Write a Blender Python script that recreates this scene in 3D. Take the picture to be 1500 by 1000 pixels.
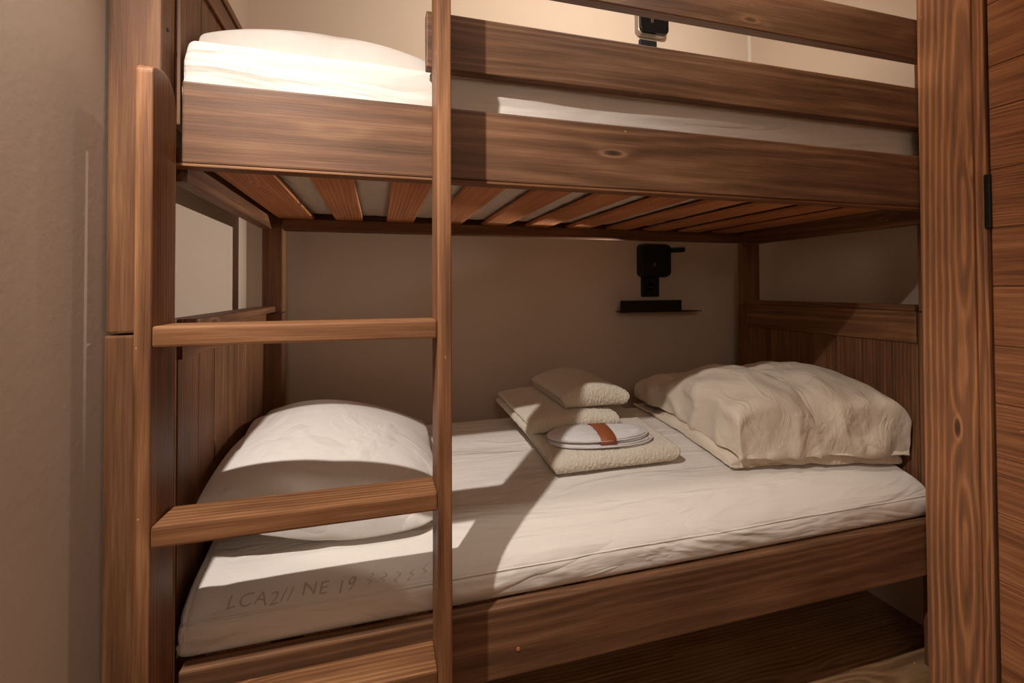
import bpy, bmesh, math, random
import numpy as np
from mathutils import Vector, Matrix, noise

# ------------------------------------------------------------------ reset
for o in list(bpy.data.objects):
    bpy.data.objects.remove(o, do_unlink=True)
SC = bpy.context.scene
COL = SC.collection
random.seed(7)

# ------------------------------------------------------------------ camera
YAW, PITCH, ROLL, FPX, Y0 = math.radians(15.9458), math.radians(.9196), math.radians(-.2668), 680.69, 411.78
CAMH = 1.16
cy, sy = math.cos(YAW), math.sin(YAW)
fw = Vector((sy*math.cos(PITCH), cy*math.cos(PITCH), math.sin(PITCH)))
rt = Vector((cy, -sy, 0)); up = rt.cross(fw)
rt, up = math.cos(ROLL)*rt+math.sin(ROLL)*up, -math.sin(ROLL)*rt+math.cos(ROLL)*up
cam = bpy.data.objects.new('camera', bpy.data.cameras.new('camera'))
COL.objects.link(cam)
m = Matrix((rt, up, -fw)).transposed().to_4x4()
m.translation = (0, 0, CAMH)
cam.matrix_world = m
cam.data.sensor_width = 36
cam.data.lens = FPX/1500*36
cam.data.shift_y = -(500-Y0)/1500
cam.data.clip_start = .02
SC.camera = cam

# ------------------------------------------------------------------ world, lights, exposure
w = bpy.data.worlds.new('world'); SC.world = w; w.use_nodes = True
w.node_tree.nodes['Background'].inputs[0].default_value = (1, .86, .72, 1)
w.node_tree.nodes['Background'].inputs[1].default_value = .02

def lamp(name, kind, loc, energy, color, size, target=None, angle=None, blend=.3):
    d = bpy.data.lights.new(name, kind); d.energy = energy; d.color = color
    d.shadow_soft_size = size
    o = bpy.data.objects.new(name, d); COL.objects.link(o); o.location = loc
    if target is not None:
        o.rotation_euler = (Vector(target)-Vector(loc)).to_track_quat('-Z', 'Y').to_euler()
    if angle: d.spot_size = math.radians(angle); d.spot_blend = blend
    return o
# the room's lamp, high on the left in front of the bunk
lamp('room_lamp', 'SPOT', (-.43, .36, 2.22), 104, (1, .925, .86), .014, (.46, 1.15, -.30), 102, 1.0)
# weak fill light added behind the camera to lift shadows in the lower bunk
lamp('front_fill', 'POINT', (-.05, -.9, 1.75), 10.5, (1, .85, .72), .25)
lamp('upper_wall_fill', 'SPOT', (.85, .78, 2.66), 66, (1, .88, .76), .05, (.85, 1.75, 2.0), 140, 1.0)  # unseen spot added to brighten the upper walls and door frame board
# light of the reading lamp in the lower bunk, thrown towards the foot end
lamp('reading_light', 'SPOT', (1.19, 1.905, 1.325), 52, (1, .88, .78), .012, (-.49, 1.54, 1.25), 42, .8)

SC.view_settings.view_transform = 'Standard'
SC.view_settings.look = 'None'
SC.view_settings.gamma = 1
SC.view_settings.use_curve_mapping = False
SC.view_settings.exposure = 0.14

# ------------------------------------------------------------------ materials
def srgb(r, g, b):
    f = lambda c: (c/255/12.92 if c/255 <= .04045 else ((c/255+.055)/1.055)**2.4)
    return (f(r), f(g), f(b), 1)

class NT:
    def __init__(s, name):
        s.m = bpy.data.materials.new(name); s.m.use_nodes = True
        s.t = s.m.node_tree; s.b = s.t.nodes['Principled BSDF']
    def n(s, typ, **kw):
        nd = s.t.nodes.new(typ)
        for k, v in kw.items():
            if k.startswith('_'): setattr(nd, k[1:], v)
            else: nd.inputs[k.replace('__', ' ')].default_value = v
        return nd
    def l(s, a, b): s.t.links.new(a, b)
    def math(s, op, a, b=None, c=None):
        nd = s.t.nodes.new('ShaderNodeMath'); nd.operation = op
        for i, x in enumerate((a, b, c)):
            if x is None: continue
            if isinstance(x, (int, float)): nd.inputs[i].default_value = x
            else: s.l(x, nd.inputs[i])
        return nd.outputs[0]
    def ramp(s, fac, stops, interp='LINEAR'):
        nd = s.t.nodes.new('ShaderNodeValToRGB'); nd.color_ramp.interpolation = interp
        e = nd.color_ramp.elements
        while len(e) > 1: e.remove(e[-1])
        e[0].position, e[0].color = stops[0]
        for p, c in stops[1:]:
            x = e.new(p); x.color = c
        s.l(fac, nd.inputs[0]); return nd.outputs[0]
    def noise(s, vec, scale, detail=4, rough=.5, dist=0):
        nd = s.n('ShaderNodeTexNoise'); nd.inputs['Scale'].default_value = scale
        nd.inputs['Detail'].default_value = detail; nd.inputs['Roughness'].default_value = rough
        nd.inputs['Distortion'].default_value = dist
        s.l(vec, nd.inputs['Vector']); return nd.outputs['Fac']
    def scale(s, vec, v, add=(0, 0, 0)):
        nd = s.n('ShaderNodeMapping'); nd.inputs['Scale'].default_value = v
        nd.inputs['Location'].default_value = add
        s.l(vec, nd.inputs['Vector']); return nd.outputs[0]
    def mix(s, fac, a, b, mode='MIX'):
        nd = s.t.nodes.new('ShaderNodeMix'); nd.data_type = 'RGBA'; nd.blend_type = mode
        for i, x in ((0, fac), (6, a), (7, b)):
            if isinstance(x, (int, float, tuple)): nd.inputs[i].default_value = x
            else: s.l(x, nd.inputs[i])
        return nd.outputs[2]
    def bump(s, h, strength, dist):
        nd = s.n('ShaderNodeBump'); nd.inputs['Strength'].default_value = strength
        nd.inputs['Distance'].default_value = dist
        s.l(h, nd.inputs['Height']); s.l(nd.outputs[0], s.b.inputs['Normal'])

def wood(name, dark, mid, light, ring=150, contrast=1.0, rough=.45, bump=.25, knots=True, fiber=.35, warp=1.0):
    """softwood: rings around a pith that wanders, knots and fine fibres; 'grain' = (along, across, thick) in metres"""
    t = NT(name)
    at = t.n('ShaderNodeAttribute', _attribute_name='grain')
    v = at.outputs['Vector']
    sp = t.n('ShaderNodeSeparateXYZ'); t.l(v, sp.inputs[0])
    X, Y, Z = sp.outputs
    # slow wander of the pith
    n1 = t.noise(t.scale(v, (1.3, 3.0, 3.0)), 1.0, 1, .5)
    n2 = t.noise(t.scale(v, (4, 16, 16), (3, 1, 2)), 1.0, 2, .5)
    yy = t.math('ADD', Y, t.math('MULTIPLY', t.math('SUBTRACT', n1, .5), .085*warp))
    yy = t.math('ADD', yy, t.math('MULTIPLY', t.math('SUBTRACT', n2, .5), .016*warp))
    zz = t.math('ADD', t.math('ADD', Z, .03), t.math('MULTIPLY', X, .012))
    r = t.math('SQRT', t.math('ADD', t.math('MULTIPLY', yy, yy), t.math('MULTIPLY', zz, zz)))
    if knots:
        vo = t.n('ShaderNodeTexVoronoi'); vo.inputs['Scale'].default_value = 1.0
        t.l(t.scale(v, (2.9, 10, 10)), vo.inputs['Vector'])
        sc_ = t.n('ShaderNodeSeparateColor'); t.l(vo.outputs['Color'], sc_.inputs[0])
        off = t.math('MULTIPLY', t.math('LESS_THAN', sc_.outputs[0], .62), 1.0)
        kd = t.math('ADD', vo.outputs['Distance'], off)
        pull = t.math('MULTIPLY', t.math('POWER', t.math('MAXIMUM', t.math('SUBTRACT', .36, kd), 0), 2), .16)
        r = t.math('ADD', r, pull)
    ph = t.math('MULTIPLY', r, ring*6.283)
    s1 = t.math('MULTIPLY', t.math('ADD', t.math('SINE', ph), 1), .5)
    s1 = t.math('POWER', s1, 1.6)
    fib = t.noise(t.scale(v, (9, 420, 420)), 1.0, 4, .6)
    fib2 = t.noise(t.scale(v, (2.2, 55, 55), (5, 3, 1)), 1.0, 3, .55)
    blotch = t.noise(t.scale(v, (3, 9, 9), (9, 9, 9)), 1.0, 3, .5)
    f = t.math('ADD', t.math('MULTIPLY', t.math('SUBTRACT', s1, .5), .42*contrast), .42)
    f = t.math('ADD', f, t.math('MULTIPLY', t.math('SUBTRACT', fib, .5), fiber*1.3))
    f = t.math('ADD', f, t.math('MULTIPLY', t.math('SUBTRACT', fib2, .5), .75))
    f = t.math('ADD', f, t.math('MULTIPLY', t.math('SUBTRACT', blotch, .5), .55))
    c = t.ramp(f, [(0, dark), (.45, mid), (1, light)])
    if knots:
        kf = t.ramp(kd, [(.0, (1, 1, 1, 1)), (.05, (.75, .75, .75, 1)), (.085, (0, 0, 0, 1))])
        dk = tuple(x*.45 for x in dark[:3])+(1,)
        c = t.mix(kf, c, dk)
        kr = t.ramp(kd, [(.08, (0, 0, 0, 1)), (.10, (.5, .5, .5, 1)), (.14, (0, 0, 0, 1))])
        c = t.mix(kr, c, light)
    # tiny pale dents where the stain has chipped off
    ch = t.noise(t.scale(v, (34, 60, 60), (2, 8, 4)), 1.0, 2, .5)
    cf = t.ramp(ch, [(.775, (0, 0, 0, 1)), (.79, (.55, .55, .55, 1))])
    c = t.mix(cf, c, tuple(min(1, x*1.9) for x in light[:3])+(1,))
    t.l(c, t.b.inputs['Base Color'])
    rr = t.math('ADD', t.math('MULTIPLY', f, .18), rough)
    t.l(rr, t.b.inputs['Roughness'])
    t.b.inputs['Specular IOR Level'].default_value = .35
    t.bump(t.math('ADD', t.math('MULTIPLY', s1, .6), fib), bump, .0012)
    return t.m

M = {}
M['wood'] = wood('stained_pine', srgb(66, 42, 26), srgb(119, 81, 53), srgb(168, 123, 85), ring=85, contrast=.42, fiber=.5)
M['wood_ladder'] = wood('worn_stained_pine', srgb(72, 46, 29), srgb(132, 89, 57), srgb(186, 137, 95), ring=90, contrast=.5, fiber=.5)
M['wood_rail'] = wood('grey_brown_stained_pine', srgb(64, 43, 28), srgb(112, 78, 54), srgb(160, 120, 88), ring=75, contrast=.45, fiber=.5)
M['slat'] = wood('raw_pine', srgb(140, 84, 48), srgb(196, 128, 80), srgb(226, 166, 114), ring=90, contrast=.5, fiber=.2)
M['brushed'] = wood('brushed_spruce', srgb(114, 82, 58), srgb(166, 113, 75), srgb(226, 160, 108), ring=62, contrast=.95, rough=.5, bump=.5, warp=1.7, fiber=.5)
M['brushed_plank'] = wood('brushed_plank', srgb(108, 69, 44), srgb(164, 108, 70), srgb(208, 148, 100), ring=110, contrast=.5, rough=.5, bump=.6, fiber=.9, warp=1.0)

def plaster():
    t = NT('plaster')
    co = t.n('ShaderNodeTexCoord').outputs['Object']
    a = t.noise(co, 2.2, 3); b = t.noise(co, 60, 4, .6)
    c = t.mix(a, srgb(204, 186, 168), srgb(212, 195, 177))
    t.l(c, t.b.inputs['Base Color']); t.b.inputs['Roughness'].default_value = .85
    t.bump(b, .12, .002)
    return t.m
M['plaster'] = plaster()

def cloth(name, col, fold=1.0, weave=True, fs=(5, 9, 9), bmp=.5, sheen=.15):
    t = NT(name)
    co = t.n('ShaderNodeTexCoord').outputs['Object']
    mp = t.n('ShaderNodeMapping'); mp.inputs['Rotation'].default_value = (0, 0, .5); mp.inputs['Scale'].default_value = fs
    t.l(co, mp.inputs['Vector'])
    n1 = t.noise(mp.outputs[0], 1.0, 3, .5, .9)
    n2 = t.noise(t.scale(co, tuple(2.1*x for x in fs), (4, 2, 7)), 1.0, 3, .5, .6)
    ridge = t.math('POWER', t.math('ABSOLUTE', t.math('SUBTRACT', n1, .5)), .85)
    h = t.math('MULTIPLY', t.math('ADD', t.math('ADD', ridge, t.math('MULTIPLY', n1, .8)), t.math('MULTIPLY', n2, .35)), fold)
    if weave:
        h = t.math('ADD', h, t.math('MULTIPLY', t.noise(co, 900, 2), .03))
    t.b.inputs['Base Color'].default_value = col
    t.b.inputs['Roughness'].default_value = .8
    t.b.inputs['Specular IOR Level'].default_value = .2
    t.b.inputs['Sheen Weight'].default_value = sheen
    t.bump(h, bmp, .02)
    return t.m
M['sheet'] = cloth('cotton_sheet', srgb(226, 218, 209), fs=(1.8, 8.5, 7), bmp=.9)
M['pillowcase'] = cloth('cotton_pillowcase', srgb(230, 223, 215), fs=(4, 4, 4), bmp=.75)
M['duvet'] = cloth('cotton_duvet_cover', srgb(220, 206, 188), fs=(14, 7, 9), bmp=.45)
def quilt():
    t = NT('mattress_underside'); co = t.n('ShaderNodeTexCoord').outputs['Object']
    n1 = t.noise(t.scale(co, (9, 5, 5)), 1.0, 3, .5, 2)
    t.b.inputs['Base Color'].default_value = srgb(214, 204, 190); t.b.inputs['Roughness'].default_value = .4
    t.bump(n1, .5, .03); return t.m
M['under'] = quilt()
def terry():
    t = NT('terry_towel'); co = t.n('ShaderNodeTexCoord').outputs['Object']
    a = t.noise(co, 230, 4, .7); b = t.noise(co, 14, 2)
    c = t.mix(a, srgb(214, 200, 178), srgb(242, 232, 215))
    t.l(c, t.b.inputs['Base Color']); t.b.inputs['Roughness'].default_value = .95
    t.b.inputs['Sheen Weight'].default_value = .3; t.b.inputs['Specular IOR Level'].default_value = .05
    t.bump(t.math('ADD', a, t.math('MULTIPLY', b, .5)), .8, .006); return t.m
M['terry'] = terry()
def plain(name, col, rough=.5, metal=0, spec=.4):
    t = NT(name); co = t.n('ShaderNodeTexCoord').outputs['Object']
    n = t.noise(co, 40, 2)
    c = t.mix(n, col, tuple(x*.86 for x in col[:3])+(1,))
    t.l(c, t.b.inputs['Base Color']); t.b.inputs['Roughness'].default_value = rough
    t.b.inputs['Metallic'].default_value = metal; t.b.inputs['Specular IOR Level'].default_value = spec
    return t.m
M['black'] = plain('black_powder_coat', srgb(17, 15, 17), .5)
M['glossblack'] = plain('gloss_black_plastic', srgb(9, 9, 11), .2)
M['steel'] = plain('brushed_steel', srgb(170, 160, 150), .35, .8)
M['leather'] = plain('brown_card_band', srgb(150, 84, 46), .6)
M['slipper'] = cloth('white_slipper_cloth', srgb(214, 211, 210), fs=(10, 30, 30), bmp=.35)
M['seam'] = plain('seam_thread', srgb(200, 186, 168), .9)
M['ink'] = plain('faded_marker', srgb(194, 181, 168), .9, 0, .1)
M['joint'] = plain('wall_joint', srgb(232, 224, 212), .8)
def led():
    t = NT('lamp_lens'); t.b.inputs['Base Color'].default_value = (.9, .8, .7, 1)
    t.b.inputs['Emission Color'].default_value = (1, .8, .6, 1); t.b.inputs['Emission Strength'].default_value = 1.0
    return t.m
M['led'] = led()

# ------------------------------------------------------------------ object helpers
def empty(name, loc, label, cat, group=None):
    o = bpy.data.objects.new(name, None); COL.objects.link(o); o.location = loc
    o.empty_display_size = .1
    tag(o, label, cat, group); return o
def tag(o, label=None, cat=None, group=None, kind=None):
    if label: o['label'] = label
    if cat: o['category'] = cat
    if group: o['group'] = group
    if kind: o['kind'] = kind
    return o
def wloc(o):
    v = Vector(o.location)
    while o.parent: o = o.parent; v += o.location
    return v
def link(name, bm_or_me, mat, parent=None, origin=None, smooth=False):
    """mesh is given in world coordinates"""
    if isinstance(bm_or_me, bmesh.types.BMesh):
        me = bpy.data.meshes.new(name); bm_or_me.to_mesh(me); bm_or_me.free()
    else: me = bm_or_me
    if mat is not None: me.materials.append(mat)
    o = bpy.data.objects.new(name, me); COL.objects.link(o)
    base = wloc(parent) if parent else Vector((0, 0, 0))
    org = Vector(origin) if origin is not None else base
    me.transform(Matrix.Translation(-org))
    o.location = org-base
    if parent: o.parent = parent
    if smooth:
        for p in me.polygons: p.use_smooth = True
    return o

def add_box(bm, lo, hi, axis=0, bev=.003, seg=2, seed=None, gl=None):
    """bevelled box with its grain coordinates written along 'axis'"""
    lo = Vector(lo); hi = Vector(hi)
    if not bm.verts.layers.float_vector.get('grain'): bm.verts.layers.float_vector.new('grain')
    before = set(bm.verts)
    r = bmesh.ops.create_cube(bm, size=1)
    c = (lo+hi)/2; s = hi-lo
    for v in r['verts']: v.co = Vector((v.co.x*s.x+c.x, v.co.y*s.y+c.y, v.co.z*s.z+c.z))
    if bev:
        es = list({e for v in r['verts'] for e in v.link_edges})
        bmesh.ops.bevel(bm, geom=es, offset=min(bev, min(s)*.45), segments=seg, profile=.6, affect='EDGES')
    new = [v for v in bm.verts if v not in before]
    paint_grain(bm, new, axis, c, seed)
    return new
def paint_grain(bm, verts, axis, c, seed=None):
    lay = bm.verts.layers.float_vector.get('grain')
    if lay is None:
        lay = bm.verts.layers.float_vector.new('grain'); verts = list(bm.verts)
    if seed is None: seed = random.random()*50
    rnd = random.Random(seed)
    ox = rnd.uniform(-20, 20); oy = rnd.uniform(-.03, .03); oz = rnd.uniform(0, .04)
    order = {0: (0, 2, 1), 1: (1, 2, 0), 2: (2, 0, 1)}[axis]
    for v in verts:
        d = v.co-c
        v[lay] = Vector((d[order[0]]+ox, d[order[1]]+oy, d[order[2]]+oz))

def board(name, lo, hi, axis, mat, parent, bev=.003, seed=None, label=None):
    bm = bmesh.new(); add_box(bm, lo, hi, axis, bev, 2, seed)
    o = link(name, bm, mat, parent)
    if label: o['label'] = label
    return o

def structure(name, lo, hi, mat, axis=0):
    bm = bmesh.new(); add_box(bm, lo, hi, axis, 0)
    o = link(name, bm, mat); o['kind'] = 'structure'; return o

# ------------------------------------------------------------------ setting
XL, XR, YB, ZC = -.492, 1.887, 2.0, 2.72
FZ = -.06                      # floor level
YF = -1.5
structure('wall_left', (XL-.08, YF, FZ), (XL, YB+.08, ZC), M['plaster'])
structure('wall_back', (XL, YB, FZ), (XR, YB+.08, ZC), M['plaster'])
bm = bmesh.new()
add_box(bm, (XR, 1.03, FZ), (XR+.08, YB+.08, ZC), 0, 0)
add_box(bm, (1.645, YF, FZ), (XR+.08, 1.03, ZC), 0, 0)
tag(link('wall_right', bm, M['plaster']), kind='structure')
structure('wall_front', (XL-.08, YF-.08, FZ), (XR+.08, YF, ZC), M['plaster'])
structure('ceiling', (XL-.08, YF-.08, ZC), (XR+.08, YB+.08, ZC+.08), M['plaster'])
# floor boards
bm = bmesh.new(); rnd = random.Random(4)
y = YF; k = 0
while y < YB:
    y2 = min(y+.19, YB)
    x = XL-rnd.uniform(0, 1.2)
    while x < XR:
        x2 = x+1.8
        add_box(bm, (max(x, XL)+.0005, y+.0005, FZ-.02), (min(x2, XR)-.0005, y2-.0005, FZ), 0, .0012, 1, rnd.random()*99)
        x = x2
    y = y2
M['floor'] = wood('ash_floor', srgb(108, 78, 52), srgb(156, 120, 84), srgb(190, 152, 112), ring=70, contrast=.9, knots=False, fiber=.3, warp=2.6, bump=.12)
tag(link('floor', bm, M['floor']), kind='structure')
# thin pale joint in the back right corner
bm = bmesh.new(); add_box(bm, (XR-.016, YB-.012, 2.06), (XR, YB, ZC), 2, .002)
tag(link('trim_1', bm, M['joint']), kind='structure')

# door frame board on the right
bm = bmesh.new()
add_box(bm, (1.600, .893, FZ), (1.644, 1.027, ZC), 2, .004, 2, 11)
add_box(bm, (1.607, .872, FZ), (1.644, .8925, ZC), 2, .002, 2, 12)
add_box(bm, (1.601, .864, FZ), (1.644, .8715, ZC), 2, .001, 2, 13)
tag(link('trim_2', bm, M['brushed']), kind='structure')
# plank door
DZ = [-.05, .08, .224, .37, .55, .70, .845, 1.0, 1.16, 1.319, 1.477, 1.643, 1.759, 1.93, 2.08]
bm = bmesh.new()
for i, (a, b) in enumerate(zip(DZ, DZ[1:])):
    add_box(bm, (1.602, .02, a+.0006), (1.640, .855, b-.0006), 1, .0016, 1, 31+i)
door = link('door_1', bm, M['brushed_plank']); door['kind'] = 'structure'
bm = bmesh.new()
add_box(bm, (1.593, .852, 1.318), (1.604, .866, 1.466), 2, .003, 3)
add_box(bm, (1.5915, .853, 1.345), (1.6045, .8625, 1.375), 2, .003, 3)
add_box(bm, (1.5915, .853, 1.41), (1.6045, .8625, 1.44), 2, .003, 3)
hinge = link('hinge', bm, M['black'], door); hinge['label'] = 'black steel door hinge'

# ------------------------------------------------------------------ bunk bed
bed = empty('bunk_bed', (.6, 1.45, FZ), 'brown stained wooden bunk bed with guard rails and panelled ends against the back wall', 'bunk bed')
W = M['wood']; WR = M['wood_rail']
YR = 1.03                       # front face of the rails
LZ, UZ = 1.0765, 1.95
def post(x0, x1, y0, y1, z0, z1, seed):
    board('post', (x0, y0, z0), (x1, y1, z1), 2, W, bed, .005, seed)
for (x0, x1) in ((-.4895, -.4025), (1.695, 1.775)):
    post(x0, x1, 1.034, 1.100, FZ, LZ, 3+x0)
    post(x0+(.002 if x0 < 0 else 0), x1, 1.034, 1.098, LZ+.003, 2.0, 5+x0)
for (x0, x1) in ((-.402, -.334), (1.700, 1.77)):
    post(x0, x1, 1.832, 1.898, FZ, LZ, 7+x0)
    post(x0, x1, 1.832, 1.898, LZ+.003, UZ, 9+x0)
# rails
board('side_rail', (-.366, YR, 1.406), (1.694, YR+.034, 1.565), 0, WR, bed, .004, 21)
board('side_rail', (-.366, YR, .279), (1.694, YR+.034, .437), 0, WR, bed, .004, 8)
# narrow lip under the upper rail and mounting blocks to the posts
board('rail_lip', (-.386, YR+.002, 1.4000), (1.694, YR+.036, 1.4055), 0, M['wood_ladder'], bed, .001, 33)
# slat ledgers
board('ledger', (-.366, YR+.0365, 1.402), (1.694, YR+.050, 1.4145), 0, W, bed, .002)
board('ledger', (-.366, YR+.036, .37), (1.694, YR+.060, .405), 0, W, bed, .002)
# back rails
board('back_rail', (-.333, 1.846, 1.375), (1.699, 1.874, 1.56), 0, W, bed, .003)
board('ledger', (-.333, 1.818, 1.3765), (1.699, 1.8305, 1.4145), 0, M['wood'], bed, .002)
board('back_rail', (-.333, 1.846, .279), (1.699, 1.874, .437), 0, W, bed, .003)
board('ledger', (-.333, 1.815, .37), (1.699, 1.845, .405), 0, W, bed, .002)
# end rails
board('end_rail', (-.402, 1.0665, 1.376), (-.367, 1.831, 1.4445), 1, W, bed, .003)
board('end_rail', (1.665, 1.065, 1.362), (1.699, 1.831, 1.50), 1, W, bed, .003)
# guard rails
board('guard_rail', (.100, YR, 1.651), (1.70, YR+.030, 1.776), 0, WR, bed, .003, 61)
board('guard_rail', (.100, YR, 1.866), (1.70, YR+.030, 1.990), 0, WR, bed, .003, 62)
# slats of the upper bunk
SL = [(-.345, -.228), (-.155, -.058)]+[(.027+.1848*k, .127+.1848*k) for k in range(9)]
for i, (a, b) in enumerate(SL):
    board('slat', (a, 1.067, 1.4155), (b, 1.844, 1.4285), 1, M['slat'], bed, .003, 70+i)
for i in range(12):
    a = -.32+i*.165
    board('slat', (a, 1.067, .4055), (a+.10, 1.844, .4235), 1, M['slat'], bed, .003, 90+i)

def headboard(x, sgn, z0, zp, zt, zc, grooves, seed, y0=1.102, over=.006):
    """x: face towards the mattress, sgn: direction the panel recedes; children: panel, top_rail, cap"""
    def bx(a, b): return (min(x+a*sgn, x+b*sgn), max(x+a*sgn, x+b*sgn))
    y1 = 1.830
    p0, p1 = bx(.008, .026)
    bm = bmesh.new(); ys = [y0]+grooves+[y1]
    for i, (a, b) in enumerate(zip(ys, ys[1:])):
        add_box(bm, (p0, a+.0008, z0), (p1, b-.0008, zp+.01), 2, .003, 2, seed+i)
    pn = link('headboard_panel', bm, W, bed)
    r0, r1 = bx(0, .0345)
    board('headboard_rail', (r0, y0, zp), (r1, y1, zt), 1, W, bed, .003, seed+20)
    c0, c1 = bx(-over, .0355)
    board('headboard_cap', (c0, y0, zt+.0005), (c1, y1, zc), 1, W, bed, .004, seed+21)
headboard(-.386, -1, .30, 1.018, 1.080, 1.101, [1.105+.11, 1.321, 1.43, 1.537, 1.665, 1.76], 200, 1.1005, .030)
headboard(1.690, 1, .30, .975, 1.080, 1.101, [1.185, 1.287, 1.387, 1.49, 1.596, 1.702], 240)
headboard(-.386, -1, 1.50, 1.84, 1.895, 1.918, [1.215, 1.321, 1.43, 1.537, 1.665], 280, 1.1005)
headboard(1.690, 1, 1.53, 1.72, 1.782, 1.803, [1.215, 1.321, 1.43, 1.537, 1.665], 320)
# screw plugs and nail heads
def plug(x, y, z, r, mat, nrm='y'):
    bm = bmesh.new()
    bmesh.ops.create_cone(bm, cap_ends=True, segments=16, radius1=r, radius2=r*.85, depth=.002)
    rot = Matrix.Rotation(math.radians(90), 4, 'X') if nrm == 'y' else Matrix.Rotation(math.radians(90), 4, 'Y')
    bmesh.ops.transform(bm, matrix=Matrix.Translation((x, y, z)) @ rot, verts=bm.verts)
    return link('screw_plug', bm, mat, bed)
plug(.305, YR-.0006, .338, .0045, M['slat'])
plug(-.4020, 1.063, 1.675, .0045, M['black'], 'x')

# ------------------------------------------------------------------ ladder
ladder = empty('ladder', (-.13, .98, FZ), 'wooden three step ladder hooked on the front of the bunk bed', 'ladder')
def stile(x0, x1, y0, y1, ztop, rounded, seed):
    bm = bmesh.new()
    if rounded:
        prof = [(y0, FZ), (y1, FZ), (y1, ztop-.052)]
        for i in range(9):
            a = math.radians(i*10); R = .052
            prof.append((y1-R+R*math.cos(a), ztop-.052+R*math.sin(a)))
        prof += [(y0+.045, ztop+.001)]
        for i in range(6):
            a = math.radians(90+i*16); R = .018
            prof.append((y0+R+R*math.cos(a), ztop-R-.004+R*math.sin(a)))
    else:
        prof = [(y0, FZ), (y1, FZ), (y1, ztop), (y0, ztop)]
    va = [bm.verts.new((x0, p[0], p[1])) for p in prof]
    vb = [bm.verts.new((x1, p[0], p[1])) for p in prof]
    bm.faces.new(va[::-1]); bm.faces.new(vb)
    n = len(prof)
    for i in range(n): bm.faces.new((va[i], va[(i+1) % n], vb[(i+1) % n], vb[i]))
    bmesh.ops.recalc_face_normals(bm, faces=bm.faces)
    es = [e for e in bm.edges if abs(e.verts[0].co.x-e.verts[1].co.x) < 1e-6 or e.calc_length() > .02]
    bmesh.ops.bevel(bm, geom=es, offset=.004, segments=3, profile=.6, affect='EDGES')
    paint_grain(bm, bm.verts, 2, Vector(((x0+x1)/2, (y0+y1)/2, ztop/2)), seed)
    return link('stile', bm, M['wood_ladder'], ladder)
stile(-.4010, -.3745, .933, 1.0295, 1.556, True, 401)
stile(.1115, .1405, .933, 1.0285, 2.02, False, 402)
for z, s in ((1.062, 411), (.7205, 412), (.3725, 413)):
    board('step', (-.374, .9335, z), (.111, 1.017, z+.0365), 0, M['wood_ladder'], ladder, .0045, s)

# ------------------------------------------------------------------ mattresses
def fbm(p, o=3):
    return noise.fractal(Vector(p), 1.0, 2.0, o)
def ridge(p):
    return 1-2*abs(noise.noise(Vector(p)))
def catmull(P, n):
    out = []
    P = [Vector(p) for p in P]
    L = [0]
    for a, b in zip(P, P[1:]): L.append(L[-1]+(b-a).length)
    for i in range(n):
        s = L[-1]*i/(n-1)
        k = max(j for j in range(len(L)-1) if L[j] <= s+1e-9)
        t = (s-L[k])/(L[k+1]-L[k])
        p0 = P[max(k-1, 0)]; p1 = P[k]; p2 = P[k+1]; p3 = P[min(k+2, len(P)-1)]
        v = .5*((2*p1)+(-p0+p2)*t+(2*p0-5*p1+4*p2-p3)*t*t+(-p0+3*p1-3*p2+p3)*t**3)
        out.append(v)
    return out
def swept_mattress(profile, x0, x1, nx, ny, rc, zfloor, disp):
    """profile: (y, z) from the lower front edge over the top to the lower back edge; ends rounded with radius rc"""
    prof = catmull([(0, p[0], p[1]) for p in profile], ny)
    yc = (profile[0][0]+profile[-1][0])/2
    zc = zfloor
    bm = bmesh.new(); rows = []
    # x stations, with the end caps sweeping down
    st = []
    for i in range(14):                      # left cap
        a = math.radians(90*i/13)
        st.append(('L', a))
    for i in range(1, nx): st.append(('M', i/nx))
    for i in range(13, -1, -1):
        a = math.radians(90*i/13); st.append(('R', a))
    for kind, a in st:
        row = []
        for j, p in enumerate(prof):
            h = p.z-zc
            hin = .055 if rc is None else rc
            if kind == 'M':
                x = x0+hin+(x1-x0-2*hin)*a; s = 1; z = p.z; yy = p.y
            else:
                # shrink towards the end face
                ca = math.cos(a)                         # 1 at the end face, 0 at the join
                x = (x0+hin*(1-math.sin(math.radians(90)-0+0)*0)-hin*ca) if kind == 'L' else (x1-hin+hin*ca)
                dz = hin*(1-math.sin(a))
                z = max(zc, p.z-dz*min(1, h/.10))
                yy = p.y+(yc-p.y)*(.035*(1-math.sin(a)))
            v = Vector((x, yy, z))
            row.append(v)
        rows.append(row)
    # end faces: a column of rows dropping to the floor line
    def endrows(row, x, flip):
        res = []
        for k in range(1, 9):
            t = k/8
            res.append([Vector((x, q.y, zc+(q.z-zc)*(1-t))) for q in row])
        return res
    L = endrows(rows[0], rows[0][0].x, 0)[::-1]; R = endrows(rows[-1], rows[-1][0].x, 1)
    rows = L+rows+R
    V = []
    for row in rows:
        V.append([bm.verts.new(q) for q in row])
    for i in range(len(V)-1):
        for j in range(len(prof)-1):
            bm.faces.new((V[i][j], V[i][j+1], V[i+1][j+1], V[i+1][j]))
    bm.normal_update()
    new = {}
    for i in range(len(V)):
        for j in range(len(prof)):
            v = V[i][j]
            new[v] = v.co+v.normal*disp(v.co, j/(len(prof)-1))
    for v, c in new.items(): v.co = c
    bmesh.ops.recalc_face_normals(bm, faces=bm.faces)
    return bm

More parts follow.
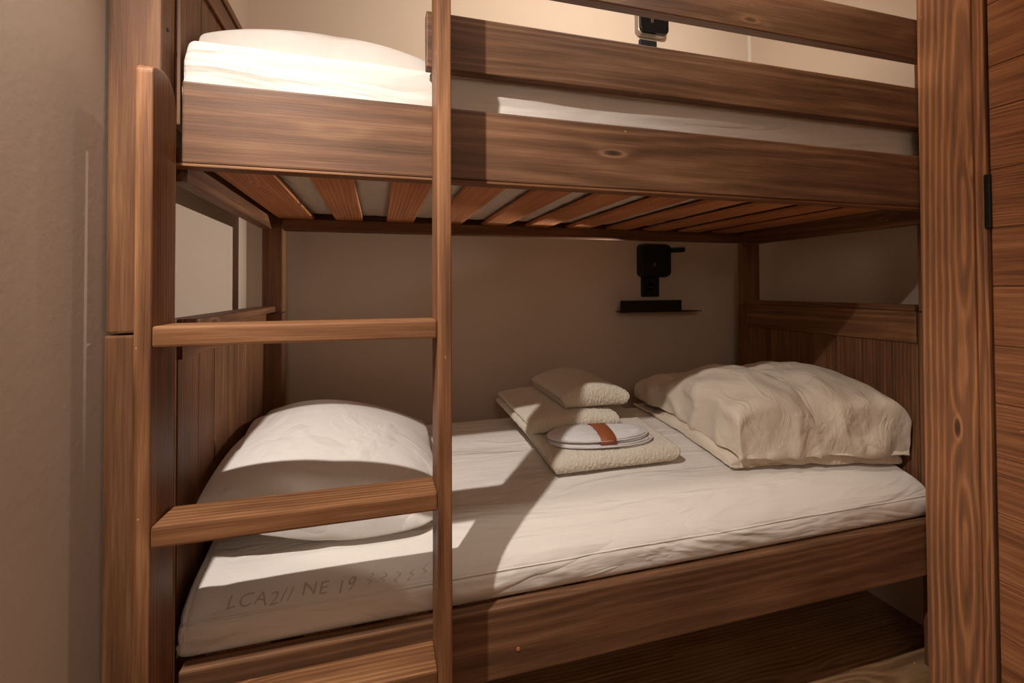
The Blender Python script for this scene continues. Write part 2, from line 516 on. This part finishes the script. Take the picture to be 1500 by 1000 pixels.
def gauss(x, s): return math.exp(-(x/s)**2)
LPROF = [(1.066, .4390), (1.057, .450), (1.053, .474), (1.056, .499), (1.0645, .513), (1.083, .532), (1.12, .552), (1.2, .576),
         (1.32, .600), (1.5, .622), (1.68, .640), (1.79, .646), (1.822, .632), (1.830, .58), (1.828, .50), (1.822, .4385)]
def top_z(y):
    ys = [p[0] for p in LPROF[3:12]]; zs = [p[1] for p in LPROF[3:12]]
    return float(np.interp(y, ys, zs))
def ldisp(c, t):
    # broad lazy creases over the top, short vertical ones on the front face
    top = min(1, max(0, (c.z-.50)/.05))
    d = .0042*ridge((c.x*2.2+c.y*1.4, c.y*5.5-c.x*1.2, 3))*top
    d += .0022*ridge((c.x*5+c.y*2, c.y*11-c.x*4, 8))*top*max(0, .3+noise.noise(Vector((c.x*2, c.y*2, 5))))
    side = max(0, 1-abs(c.z-.475)/.05)
    d += side*.0060*fbm((c.x*8, c.z*14+c.x*3, 2))
    # piping seam line along the front
    d += .0028*gauss(c.z-.503+.003*noise.noise(Vector((c.x*3, 0, 0))), .0028)*(1 if c.y < 1.1 else 0)
    # tight tucks at the left corner
    d *= min(1, max(0, (c.z-.440)/.02))
    if -.37 < c.x < -.2 and c.z > .45: d += .005*ridge((c.x*16, c.z*7, 1))*(-.2-c.x)/.13
    return d
mat_lo = empty('mattress', (.65, 1.45, .4385), 'thick mattress in a white fitted sheet on the lower bunk with handwriting on its side', 'mattress')
bm = swept_mattress(LPROF, -.381, 1.687, 300, 190, .024, .4390, ldisp)
link('fitted_sheet', bm, M['sheet'], mat_lo, smooth=True)
bm = bmesh.new(); add_box(bm, (-.335, 1.085, .4238), (1.645, 1.80, .4385), 0, .006)
link('mattress_base', bm, M['under'], mat_lo)

UPROF = [(1.080, 1.4455), (1.074, 1.50), (1.071, 1.60), (1.071, 1.645), (1.076, 1.664), (1.090, 1.674), (1.13, 1.678), (1.3, 1.680),
         (1.5, 1.680), (1.7, 1.675), (1.80, 1.660), (1.822, 1.63), (1.828, 1.56), (1.826, 1.50), (1.822, 1.4455)]
def udisp(c, t):
    d = .004*ridge((c.x*1.6, c.z*7+c.y*6, 21))*(1 if c.z > 1.5 else 0)
    side = 1 if c.y < 1.1 else 0
    d += side*.0035*fbm((c.x*3.5, c.z*28, 12), 3)
    d += side*.003*gauss(c.z-1.600-.01*noise.noise(Vector((c.x*2.2, 4, 0))), .004)
    return d
mat_up = empty('mattress', (.65, 1.45, 1.4345), 'white sheeted mattress on the upper bunk behind the guard rails', 'mattress')
bm = swept_mattress(UPROF, -.381, 1.687, 260, 150, .022, 1.4455, udisp)
link('fitted_sheet', bm, M['sheet'], mat_up, smooth=True)
bm = bmesh.new(); n1, n2 = 200, 60
g = [[bm.verts.new((-.340+1.99*i/n1, 1.074+.745*j/n2, 0)) for j in range(n2+1)] for i in range(n1+1)]
for r in g:
    for v in r:
        e = min(1, min(v.co.x+.34, 1.65-v.co.x, v.co.y-1.074, 1.819-v.co.y)/.03)
        insl = min([max(0, max(a-v.co.x, v.co.x-b)) for a, b in SL])
        v.co.z = 1.4370-min(.007, insl*.45)*(.6+.6*abs(noise.noise(Vector((v.co.x*9, v.co.y*14, 0)))))*e+.002*noise.noise(Vector((v.co.x*30, v.co.y*20, 3)))
        if insl <= .004: v.co.z = max(v.co.z, 1.4305)
for i in range(n1):
    for j in range(n2): bm.faces.new((g[i][j], g[i][j+1], g[i+1][j+1], g[i+1][j]))
link('mattress_base', bm, M['under'], mat_up, smooth=True)

def surface_tube(bvh, pts, r, name, mat, parent, seg=6):
    bm = bmesh.new(); rings = []; P = []
    for (p, d) in pts:
        h = bvh.ray_cast(Vector(p), Vector(d).normalized())
        if h[0] is not None: P.append(h[0])
    for i, c in enumerate(P):
        t = (P[min(i+1, len(P)-1)]-P[max(i-1, 0)]).normalized()
        a = t.cross(Vector((0, 0, 1))).normalized(); b = t.cross(a).normalized()
        rings.append([bm.verts.new(c+a*r*math.cos(2*math.pi*k/seg)+b*r*math.sin(2*math.pi*k/seg)) for k in range(seg)])
    for A, B in zip(rings, rings[1:]):
        for k in range(seg): bm.faces.new((A[k], A[(k+1) % seg], B[(k+1) % seg], B[k]))
    bm.faces.new(rings[0]); bm.faces.new(rings[-1][::-1])
    bmesh.ops.recalc_face_normals(bm, faces=bm.faces)
    return link(name, bm, mat, parent, smooth=True)

# handwriting on the side of the lower mattress, showing faintly through the sheet
def writing():
    cv = bpy.data.curves.new('txt', 'FONT'); cv.body = 'LCA2// NE 19'; cv.size = .062
    cv.shear = .12; cv.space_character = 1.12
    to = bpy.data.objects.new('txt', cv); COL.objects.link(to)
    dg = bpy.context.evaluated_depsgraph_get()
    me = bpy.data.meshes.new_from_object(to.evaluated_get(dg))
    bpy.data.objects.remove(to, do_unlink=True)
    bm = bmesh.new(); bm.from_mesh(me)
    bmesh.ops.triangulate(bm, faces=bm.faces)
    bmesh.ops.subdivide_edges(bm, edges=[e for e in bm.edges if e.calc_length() > .008], cuts=2, use_grid_fill=False)
    xs = [v.co.x for v in bm.verts]; wd = max(xs)-min(xs)
    return bm, wd
tb, wd = writing()
from mathutils.bvhtree import BVHTree
sheet_ob = [o for o in mat_lo.children if o.name.startswith('fitted_sheet')][0]
def bvh_of(o):
    me = o.data; off = wloc(o)
    return BVHTree.FromPolygons([v.co+off for v in me.vertices], [tuple(p.vertices) for p in me.polygons])
lo_bvh = bvh_of(sheet_ob)
surface_tube(lo_bvh, [((-.372+2.05*i/240, .9, .5035+.003*noise.noise(Vector((i*.03, 0, 0)))), (0, 1, 0)) for i in range(241)], .0024, 'piping', M['sheet'], mat_lo)
def press(bm, x0, sx, s0, sz, lift=.0007):
    """wrap flat lettering (x, y) onto the sloping front of the mattress: y runs up the slope"""
    pts = catmull([(0, p[0], p[1]) for p in LPROF[2:9]], 60)
    acc = [0]
    for a, b in zip(pts, pts[1:]): acc.append(acc[-1]+(b-a).length)
    for v in bm.verts:
        x = x0+v.co.x*sx; s = s0+v.co.y*sz
        yy = float(np.interp(s, acc, [p.y for p in pts])); zz = float(np.interp(s, acc, [p.z for p in pts]))
        hit = lo_bvh.ray_cast(Vector((x, yy-.06, zz+.09)), Vector((0, .06, -.09)).normalized())
        if hit[0] is not None: v.co = hit[0]+hit[1]*lift if hit[1].z > 0 or hit[1].y < 0 else hit[0]-hit[1]*lift
        else: v.co = Vector((x, yy, zz))
# smudged rest of the line: short wavering strokes
for i in range(5):
    cx = wd+.045+i*.047; pts = []
    for k in range(7):
        pts.append((cx+.009*math.sin(k*1.5+i*1.3)+k*.002, .002+.006*k+.003*math.sin(i*2.1+k)))
    prev = None
    for (a, b) in pts:
        q = [tb.verts.new((a-.0022, b, 0)), tb.verts.new((a+.0022, b, 0))]
        if prev: tb.faces.new((prev[0], prev[1], q[1], q[0]))
        prev = q
for v in tb.verts:
    v.co.y += .006*math.sin(v.co.x*31)+.003*math.sin(v.co.x*83); v.co.x += .05*v.co.y*math.sin(v.co.x*23)
press(tb, -.300, .63, .046, .56)
link('handwriting', tb, M['ink'], mat_lo)['label'] = 'faint grey handwriting'

# ------------------------------------------------------------------ soft goods: a small cloth solver
def inflate(W_, H_, nx, ny, place, floor, pressure, iters=260, grav=.0006, ratio=1.0, box=None, corner=.0, seed=1, thick0=.02, bend=.12, noise_amp=.004, flange=None):
    """two sheets sewn together at the rim and blown up; place maps (u,v,h) to the world; floor(x,y) gives the support height"""
    rs = np.random.RandomState(seed)
    U, Vv = np.meshgrid(np.linspace(-W_/2, W_/2, nx), np.linspace(-H_/2, H_/2, ny), indexing='ij')
    edge = np.minimum.reduce([U+W_/2, W_/2-U, Vv+H_/2, H_/2-Vv])
    e = np.clip(edge/(min(W_, H_)*.3), 0, 1)
    hh = thick0*np.sqrt(e)
    top = np.stack([U*ratio, Vv*ratio, hh], -1); bot = np.stack([U*ratio, Vv*ratio, -hh], -1)
    nz = rs.randn(nx, ny)*noise_amp
    top[..., 2] += nz*(e > 0)
    P = np.concatenate([top.reshape(-1, 3), bot.reshape(-1, 3)])
    idx = np.arange(nx*ny).reshape(nx, ny)
    idb = idx+nx*ny
    rim = np.zeros((nx, ny), bool); rim[0] = rim[-1] = True; rim[:, 0] = rim[:, -1] = True
    mp = np.arange(2*nx*ny); mp[idb[rim]] = idx[rim]
    idb = mp[idb]
    dx, dy = W_/(nx-1), H_/(ny-1)
    batches = []
    def addb(A, B, L, k=1.0):
        A = A.ravel(); B = B.ravel()
        keep = (A != B); batches.append((A[keep], B[keep], L, k))
    for I in (idx, idb):
        both_rim = lambda a, b: None
        for s in (0, 1):
            addb(I[s:-1:2, :], I[s+1::2, :], dx); addb(I[:, s:-1:2], I[:, s+1::2], dy)
        dg = math.hypot(dx, dy)
        for s in (0, 1):
            addb(I[s:-1:2, :-1], I[s+1::2, 1:], dg, .35); addb(I[s:-1:2, 1:], I[s+1::2, :-1], dg, .35)
        for s in (0, 1, 2, 3):
            addb(I[s:-2:4, :], I[s+2::4, :], 2*dx, bend); addb(I[:, s:-2:4], I[:, s+2::4], 2*dy, bend)
    T = []
    for I, fl in ((idx, 0), (idb, 1)):
        a, b, c, d = I[:-1, :-1].ravel(), I[1:, :-1].ravel(), I[1:, 1:].ravel(), I[:-1, 1:].ravel()
        q = np.stack([a, b, c, d], 1)
        T.append(q if not fl else q[:, ::-1])
    Q = np.concatenate(T)
    R3, t3 = place
    P = P @ R3.T + t3
    Vel = np.zeros_like(P)
    use = np.unique(np.concatenate([idx.ravel(), idb.ravel()]))
    for it in range(iters):
        N = np.zeros_like(P)
        d1 = P[Q[:, 2]]-P[Q[:, 0]]; d2 = P[Q[:, 3]]-P[Q[:, 1]]
        fn = .5*np.cross(d1, d2)
        vol = abs((fn*P[Q].mean(1)).sum()/3)
        for k in range(4): np.add.at(N, Q[:, k], fn/4)
        pr = pressure(it, vol) if callable(pressure) else pressure
        acc = N/(dx*dy)*pr
        Vel = Vel*.93+acc; Vel[:, 2] -= grav
        P0 = P.copy(); P = P+Vel
        for _ in range(2):
            for A, B, L, k in batches:
                d = P[B]-P[A]; l = np.linalg.norm(d, axis=1)+1e-9
                cdl = ((l-L)/l*.5*k)[:, None]*d
                if k < 1: cdl = np.where((l > L)[:, None] if k == .35 else True, cdl, cdl*.4)
                np.add.at(P, A, cdl); np.add.at(P, B, -cdl)
            fz = floor(P[:, 0], P[:, 1])+.0015
            hitm = P[:, 2] < fz
            P[hitm, 2] = fz[hitm]
            if box is not None:
                for ax, (lo, hi) in enumerate(box):
                    if lo is not None: P[:, ax] = np.maximum(P[:, ax], lo)
                    if hi is not None: P[:, ax] = np.minimum(P[:, ax], hi)
        Vel = (P-P0)*.93
        Vel[hitm, 0:2] *= .5
    bm = bmesh.new(); vs = {}
    for i in use: vs[i] = bm.verts.new(P[i])
    for q in Q:
        try: bm.faces.new([vs[i] for i in q])
        except ValueError: pass
    bmesh.ops.recalc_face_normals(bm, faces=bm.faces)
    rimv = [P[i] for i in np.concatenate([idx[:, 0], idx[-1, 1:], idx[::-1, -1][1:], idx[0, ::-1][1:-1]])]
    return bm, rimv
def smooth_ob(o, lv=1):
    m_ = o.modifiers.new('sub', 'SUBSURF'); m_.levels = lv; m_.render_levels = lv
    return o
lo_floor = lambda x, y: np.interp(y, [p[0] for p in LPROF[3:12]], [p[1] for p in LPROF[3:12]])+.004
up_floor = lambda x, y: np.interp(y, [p[0] for p in UPROF[4:12]], [p[1] for p in UPROF[4:12]])+.004
def rotm(rx=0, ry=0, rz=0):
    return np.array((Matrix.Rotation(rz, 3, 'Z') @ Matrix.Rotation(ry, 3, 'Y') @ Matrix.Rotation(rx, 3, 'X')))
def cap_pressure(p, vmax): return lambda it, v: p*max(0., min(1., (vmax-v)/(vmax*.25)))

def square_up(bm, x0, x1, y0, y1, amt):
    """stretch the blown-up shape over its footprint and push its drawn-in corners back out"""
    xs = [v.co.x for v in bm.verts]; ys = [v.co.y for v in bm.verts]
    a, b, c, d = min(xs), max(xs), min(ys), max(ys)
    for v in bm.verts:
        x = x0+(v.co.x-a)/(b-a)*(x1-x0); y = y0+(v.co.y-c)/(d-c)*(y1-y0)
        u = (x-(x0+x1)/2)/((x1-x0)/2); w_ = (y-(y0+y1)/2)/((y1-y0)/2)
        k = abs(u*w_)*amt
        u2 = u*(1+k); w2 = w_*(1+k)
        u2 = math.copysign(1-.04*math.exp(-(abs(u2)-.96)/.04) if abs(u2) > .96 else abs(u2), u2)
        w2 = math.copysign(1-.04*math.exp(-(abs(w2)-.96)/.04) if abs(w2) > .96 else abs(w2), w2)
        v.co.x = (x0+x1)/2+u2*(x1-x0)/2; v.co.y = (y0+y1)/2+w2*(y1-y0)/2
def make_pillow(name, label, Wd, Hd, rz, tilt, centre, floor, vmax, box, seed, press_=.0035, foot=None):
    o = empty(name, centre, label, 'pillow')
    bm, rimv = inflate(Wd, Hd, 56, 76, (rotm(0, tilt, rz), np.array(centre)+np.array((0, 0, .06))), floor, cap_pressure(press_, vmax), 240, .0007, .97, box, seed=seed)
    if foot: square_up(bm, *foot, .26)
    smooth_ob(link('pillowcase', bm, M['pillowcase'], o, smooth=True))
    return o
ramp_floor = lambda x, y: lo_floor(x, y)+np.clip(-.10-x, 0, .25)*.42
make_pillow('pillow', 'plump white pillow lying beside the ladder on the lower bunk', .54, .76, 0, math.radians(14), (-.11, 1.54, .68), ramp_floor, .033, ((-.372, None), (1.17, 1.817), (None, None)), 3, .005, (-.376, .160, 1.140, 1.817))
make_pillow('pillow', 'white pillow on the upper bunk against its panelled end', .60, .56, math.radians(-3), math.radians(9), (-.09, 1.43, 1.75), up_floor, .033, ((-.372, None), (1.15, 1.82), (None, None)), 5, .005, (-.378, .170, 1.150, 1.74))

# folded duvet: lower fold and fat upper fold sewn into one mesh
duv = empty('folded_duvet', (1.38, 1.52, .62), 'rumpled off white duvet folded into a thick pad on the lower bunk, right end', 'duvet')
bmA, _ = inflate(.68, .72, 62, 66, (rotm(), np.array((1.385, 1.54, .66))), lo_floor, cap_pressure(.003, .018), 160, .0010, .93, ((1.075, 1.680), (1.235, 1.817), (None, .695)), seed=8, thick0=.03, noise_amp=.006)
flA = lambda x, y: lo_floor(x, y)+.040
bmB, _ = inflate(1.22, 1.14, 110, 102, (rotm(), np.array((1.39, 1.52, .77))), flA, cap_pressure(.008, .080), 260, .0010, .52, ((1.085, 1.687), (1.205, 1.817), (None, .862)), seed=12, thick0=.05, noise_amp=.016, bend=.04)
def crease(bm, amp):
    bm.normal_update(); nw = []
    for v in bm.verts:
        c = v.co
        q = Vector((c.x*9+c.y*5, c.y*4-c.x*1.5, c.z*5))
        q2 = Vector((c.x*20-c.y*6, c.y*7, c.z*9+4))
        r1 = max(0, ridge(q)-.35)**1.4; r2 = max(0, ridge(q2)-.3)**1.3
        nw.append(c+v.normal*amp*(r1*1.6+r2*.6-.35))
    for v, c in zip(bm.verts, nw): v.co = c
square_up(bmB, 1.080, 1.679, 1.205, 1.812, .26); square_up(bmA, 1.066, 1.682, 1.228, 1.815, .16)
def skew(bm):
    for v in bm.verts:
        t = min(1, max(0, (v.co.x-1.08)/.61)); q = min(1, max(0, (1.815-v.co.y)/.61))
        y2 = v.co.y-.085*t*q
        base = top_z(v.co.y); v.co.z = top_z(y2)+(v.co.z-base)*(1+.10*t*q); v.co.y = y2
skew(bmA); skew(bmB)
crease(bmB, .017); crease(bmA, .008)
me = bpy.data.meshes.new('tmp'); bmA.to_mesh(me); bmB.from_mesh(me); bmA.free()
smooth_ob(link('duvet_cover', bmB, M['duvet'], duv, smooth=True))

# ------------------------------------------------------------------ folded towels
def folded_towel(x0, x1, y0, y1, z0, layers, th, seed, slope=0., skew=0., lobes=.0, name='towel', label='', group=None, side='front'):
    """a cloth folded back and forth; the folds run along X, so the layers show on its left and right sides"""
    rnd = random.Random(seed)
    path = []            # centre line in (y, z)
    R = th/2+.0006
    pitch = 2*R
    for k in range(layers):
        z = z0+R+k*pitch
        a, b = (y1-R, y0+R) if k % 2 == 0 else (y0+R, y1-R)
        # even layers run back to front, so that the front shows closed folds
        aa = a; bb = b
        for i in range(15):
            t = i/14; path.append((aa+(bb-aa)*t, z))
        if k < layers-1:
            s = -1 if bb < aa else 1
            for i in range(1, 8):
                an = math.pi*i/8
                path.append((bb+s*R*math.sin(an), z+R-R*math.cos(an)))
    nx = 44
    bm = bmesh.new(); rings = []
    n = len(path)
    up_ = []; dn_ = []
    for i, p in enumerate(path):
        q0 = path[max(i-1, 0)]; q1 = path[min(i+1, n-1)]
        tx, tz = q1[0]-q0[0], q1[1]-q0[1]; L = math.hypot(tx, tz)+1e-9
        nxn, nzn = -tz/L, tx/L
        h = th*.5*.97
        up_.append((p[0]+nxn*h, p[1]+nzn*h)); dn_.append((p[0]-nxn*h, p[1]-nzn*h))
    # rounded start and end
    loop = up_+[(path[-1][0]+(path[-1][0]-path[-2][0])*.3, path[-1][1])]+dn_[::-1]+[(path[0][0]-(path[1][0]-path[0][0])*.3, path[0][1])]
    rows = []
    for i in range(nx+1):
        t = i/nx; x = x0+(x1-x0)*t
        row = []
        for (yy, zz) in loop:
            e = min(t, 1-t)*(x1-x0)
            lay = (zz-z0)/(th*layers)
            k = int(lay*layers)
            off = .010*math.sin(k*2.7+seed)*(1 if t < .5 else -1)*max(0, 1-e/.05)
            bulge = 1.0
            X = x+off+skew*(yy-y0)
            zt = zz
            if e < .012: # round the raw side edge
                f = math.sqrt(max(0, 1-(1-e/.012)**2))
                zl = z0+(min(k, layers-1)+.5)*pitch
                zt = zl+(zz-zl)*(.45+.55*f)
            zt += top_z(yy)-top_z(1.31)+slope*(yy-y0)+lobes*math.sin(math.pi*t)*(lay)
            wob = .0035*noise.noise(Vector((X*9+seed, yy*9, zz*14)))
            Yw = yy+.0045*noise.noise(Vector((X*8+seed, zz*20, 2)))
            row.append(bm.verts.new((X, Yw, zt+wob*lay)))
        rows.append(row)
    m_ = len(loop)
    for i in range(nx):
        for j in range(m_):
            bm.faces.new((rows[i][j], rows[i][(j+1) % m_], rows[i+1][(j+1) % m_], rows[i+1][j]))
    # end caps as strips between upper and lower side of the cloth
    for row, fl in ((rows[0], False), (rows[-1], True)):
        a = row[:n]; b = row[n+1:2*n+1][::-1]
        for j in range(n-1):
            f = (a[j], b[j], b[j+1], a[j+1])
            bm.faces.new(f if not fl else f[::-1])
        f = (a[n-1], b[n-1], row[n]); bm.faces.new(f)
        f = (a[0], row[-1], b[0]); bm.faces.new(f)
    bmesh.ops.recalc_face_normals(bm, faces=bm.faces)
    o = link(name, bm, M['terry'], None, (x0+(x1-x0)/2, (y0+y1)/2, z0), smooth=True)
    smooth_ob(o, 1)
    tx = bpy.data.textures.new('fuzz', 'CLOUDS'); tx.noise_scale = .006; tx.noise_depth = 2
    s2 = o.modifiers.new('sub2', 'SUBSURF'); s2.levels = 1; s2.render_levels = 1; s2.subdivision_type = 'SIMPLE'
    d = o.modifiers.new('fuzz', 'DISPLACE'); d.texture = tx; d.strength = .0065; d.mid_level = .5; d.texture_coords = 'LOCAL'
    tag(o, label, 'towel', group); return o
def ztow(y): return top_z(y)
TZ = ztow(1.31)+.006
folded_towel(.492, .925, 1.300, 1.775, TZ, 2, .0265, 1, name='bath_towel', label='large cream bath towel folded flat at the bottom of the towel stack')
folded_towel(.462, .800, 1.450, 1.790, TZ+.060, 2, .0215, 4, skew=-.05, lobes=.015, name='hand_towel', label='thick folded cream towel lying between the bottom and top towels')
folded_towel(.600, .850, 1.480, 1.760, TZ+.060+.061, 2, .0225, 7, slope=-.02, skew=-.07, lobes=.032, name='hand_towel', label='small cream towel folded on top of the towel stack')

# ------------------------------------------------------------------ slippers with a paper band
def slipper_mesh(cx, cyy, cz, L, Wd, th, rz, tilt):
    bm = bmesh.new(); NU, NV = 56, 14
    def outline(t):           # half width along the sole
        u = 2*t-1
        return Wd/2*(max(0, 1-abs(u)**2.6))**.5*(1-.10*math.cos(math.pi*t)*-1*.8)
    def surf(t, v, topside):
        hw = outline(t); x = (t-.5)*L; y_ = v*hw
        e = math.sqrt(max(0, 1-v*v))*min(1, math.sqrt(max(0, 4*t*(1-t)))*1.5)
        if topside:
            g = .0022*math.sin(v*19+x*22)*math.exp(-((x)/.075)**2)
            pinch = 1-.38*math.exp(-(x/.035)**2)
            z = th*e*(1.0*pinch)+g*e
        else: z = -th*.18*e
        return Vector((x, y_, z))
    rows = []
    Mx = Matrix.Translation((cx, cyy, cz)) @ Matrix.Rotation(rz, 4, 'Z') @ Matrix.Rotation(tilt, 4, 'X')
    for i in range(NU+1):
        t = min(max(i/NU, .0008), .9992)
        t = .5-.5*math.cos(math.pi*t)
        row = [bm.verts.new(Mx @ surf(t, -math.cos(math.pi*j/NV), True)) for j in range(NV+1)]
        row += [bm.verts.new(Mx @ surf(t, math.cos(math.pi*j/NV), False)) for j in range(1, NV)]
        rows.append(row)
    n = len(rows[0])
    for i in range(NU):
        for j in range(n): bm.faces.new((rows[i][j], rows[i][(j+1) % n], rows[i+1][(j+1) % n], rows[i+1][j]))
    bm.faces.new(rows[0]); bm.faces.new(rows[-1][::-1])
    bmesh.ops.recalc_face_normals(bm, faces=bm.faces)
    return bm, Mx
SZ = ztow(1.31)+.006+.0555+.0165
def sole_piping(L, Wd, Mx, z):
    bm = bmesh.new(); N = 90; ring = []
    for i in range(N):
        a = 2*math.pi*i/N; u = math.cos(a)
        t = (u+1)/2; s = 1 if math.sin(a) >= 0 else -1
        y_ = s*Wd/2*(max(0, 1-abs(u)**2.6))**.5
        ring.append(Vector((u*L/2*1.004, y_*1.02, z)))
    rows = []
    for i, c in enumerate(ring):
        tdir = (ring[(i+1) % N]-ring[i-1]).normalized(); side = tdir.cross(Vector((0, 0, 1))).normalized()
        rows.append([bm.verts.new(Mx @ (c+side*.0024*math.cos(b)+Vector((0, 0, .0024*math.sin(b))))) for b in [k*math.pi/3 for k in range(6)]])
    for i in range(N):
        for j in range(6): bm.faces.new((rows[i][j], rows[i][(j+1) % 6], rows[(i+1) % N][(j+1) % 6], rows[(i+1) % N][j]))
    bmesh.ops.recalc_face_normals(bm, faces=bm.faces)
    return bm
SY = 1.372
TILT = math.radians(7)
for i, (dx, dz, lab) in enumerate(((.008, .0, 'white cloth slipper lying underneath in the banded pair'), (-.004, .019, 'white cloth slipper lying on top in the banded pair'))):
    L = .345 if i == 0 else .335
    bmS, Mx = slipper_mesh(.682+dx, SY, SZ+dz, L, .118, .015, math.radians(-5), TILT)
    o = link('slipper', bmS, M['slipper'], None, (.682+dx, SY, SZ+dz), smooth=True)
    tag(o, lab, 'slipper', 'slippers on the towels')
    link('sole_piping', sole_piping(L, .118, Mx, -.001), M['slipper'], o, smooth=True)
# band
bm = bmesh.new(); rows = []
Mx = Matrix.Translation((.690, SY, SZ+.0135)) @ Matrix.Rotation(math.radians(-5), 4, 'Z') @ Matrix.Rotation(TILT, 4, 'X')
N = 64
for k, x in enumerate((-.026, -.0255, .0255, .026)):
    row = []
    for i in range(N):
        a = 2*math.pi*i/N; ca, sa = math.cos(a), math.sin(a)
        yy = math.copysign(abs(ca)**.75, ca)*.0630; zz = math.copysign(abs(sa)**.8, sa)*.0200+.001
        g = 1.0 if k in (1, 2) else .985
        row.append(bm.verts.new(Mx @ Vector((x, yy*g, zz*g))))
    rows.append(row)
for k in range(3):
    for i in range(N): bm.faces.new((rows[k][i], rows[k][(i+1) % N], rows[k+1][(i+1) % N], rows[k+1][i]))
bmesh.ops.recalc_face_normals(bm, faces=bm.faces)
o = link('paper_band', bm, M['leather'], None, (.690, SY, SZ+.0135), smooth=True)
sm = o.modifiers.new('th', 'SOLIDIFY'); sm.thickness = .0012
tag(o, 'brown paper band wrapped around the pair of white slippers', 'band')

# ------------------------------------------------------------------ wall fittings
def rounded_plate(bm, x0, x1, z0, z1, y0, y1, r, edge=.003):
    pts = []
    for (cx, cz, a0) in ((x1-r, z1-r, 0), (x0+r, z1-r, 90), (x0+r, z0+r, 180), (x1-r, z0+r, 270)):
        for i in range(9):
            a = math.radians(a0+i*90/8); pts.append((cx+r*math.cos(a), cz+r*math.sin(a)))
    cxm, czm = (x0+x1)/2, (z0+z1)/2
    def ring(y, ins):
        out = []
        for (x, z) in pts:
            dx_, dz_ = x-cxm, z-czm
            out.append(bm.verts.new((cxm+dx_*(1-ins/((x1-x0)/2)), y, czm+dz_*(1-ins/((z1-z0)/2)))))
        return out
    R = [ring(y1, 0), ring(y0+edge, 0), ring(y0+edge*.3, edge*.3), ring(y0, edge)]
    n = len(pts)
    for a, b in zip(R, R[1:]):
        for i in range(n): bm.faces.new((a[i], a[(i+1) % n], b[(i+1) % n], b[i]))
    bm.faces.new(R[0][::-1]); bm.faces.new(R[-1])
    bmesh.ops.recalc_face_normals(bm, faces=bm.faces)

def reading_lamp(dz, label, arm):
    o = empty('reading_lamp', (1.285, YB, 1.29+dz), label, 'lamp', 'bunk reading lamps')
    x0, x1, z0, z1 = 1.205, 1.360, 1.217+dz, 1.370+dz
    bm = bmesh.new(); rounded_plate(bm, x0-.004, x1+.004, z0-.004, z1+.004, YB-.034, YB-.001, .024)
    link('lamp_frame', bm, M['steel' if dz else 'black'], o, smooth=False)
    bm = bmesh.new(); rounded_plate(bm, x0, x1, z0, z1, YB-.050, YB-.034, .022)
    link('lamp_housing', bm, M['glossblack' if dz else 'black'], o)
    for k in (0, 1):
        bm = bmesh.new(); add_box(bm, (1.262+k*.008, YB-.0515, z0+.045), (1.2645+k*.008, YB-.0495, z0+.066), 2, .0006)
        link('indicator', bm, M['steel'], o)
    if arm:
        bm = bmesh.new()
        bmesh.ops.create_cone(bm, cap_ends=True, segments=20, radius1=.0125, radius2=.0145, depth=.075)
        bmesh.ops.bevel(bm, geom=[e for e in bm.edges if e.is_boundary or len(e.link_faces) == 2 and max(len(f.verts) for f in e.link_faces) > 4], offset=.002, segments=2, affect='EDGES')
        bmesh.ops.transform(bm, matrix=Matrix.Translation((1.386, YB-.060, 1.345+dz)) @ Matrix.Rotation(math.radians(86), 4, 'Y'), verts=bm.verts)
        link('swivel_head', bm, M['black'], o, smooth=False)
    return o
reading_lamp(0, 'black square reading lamp with a swivel head on the dark wall of the lower bunk', True)
reading_lamp(1.178, 'black reading lamp with a pale edge seen between the guard rails of the upper bunk', True)
def outlet(dz, label):
    o = empty('wall_socket', (1.26, YB, 1.17+dz), label, 'socket', 'wall sockets under the reading lamps')
    bm = bmesh.new(); rounded_plate(bm, 1.222, 1.318, 1.118+dz, 1.212+dz, YB-.012, YB-.0005, .004)
    link('face_plate', bm, M['black'], o)
    bm = bmesh.new(); bmesh.ops.create_cone(bm, cap_ends=True, segments=28, radius1=.019, radius2=.021, depth=.003)
    bmesh.ops.transform(bm, matrix=Matrix.Translation((1.27, YB-.0125, 1.165+dz)) @ Matrix.Rotation(math.radians(90), 4, 'X'), verts=bm.verts)
    s = link('socket_well', bm, M['glossblack'], o)
    for sx in (-.009, .009):
        bm = bmesh.new(); bmesh.ops.create_cone(bm, cap_ends=True, segments=12, radius1=.0025, radius2=.0025, depth=.002)
        bmesh.ops.transform(bm, matrix=Matrix.Translation((1.27+sx, YB-.0145, 1.165+dz)) @ Matrix.Rotation(math.radians(90), 4, 'X'), verts=bm.verts)
        link('pin_hole', bm, M['steel'], s)
outlet(0, 'black wall socket under the reading lamp of the lower bunk')
outlet(1.165, 'black wall socket under the reading lamp of the upper bunk')
sh = empty('wall_shelf', (1.3, YB, 1.05), 'small black metal shelf on the wall under the lower socket', 'shelf')
bm = bmesh.new(); add_box(bm, (1.085, YB-.090, 1.047), (1.500, YB-.0005, 1.0505), 0, .001, 1)
link('shelf_tray', bm, M['black'], sh)
bm = bmesh.new(); add_box(bm, (1.060, YB-.093, 1.047), (1.385, YB-.0902, 1.103), 0, .001, 1)
link('front_lip', bm, M['black'], sh)
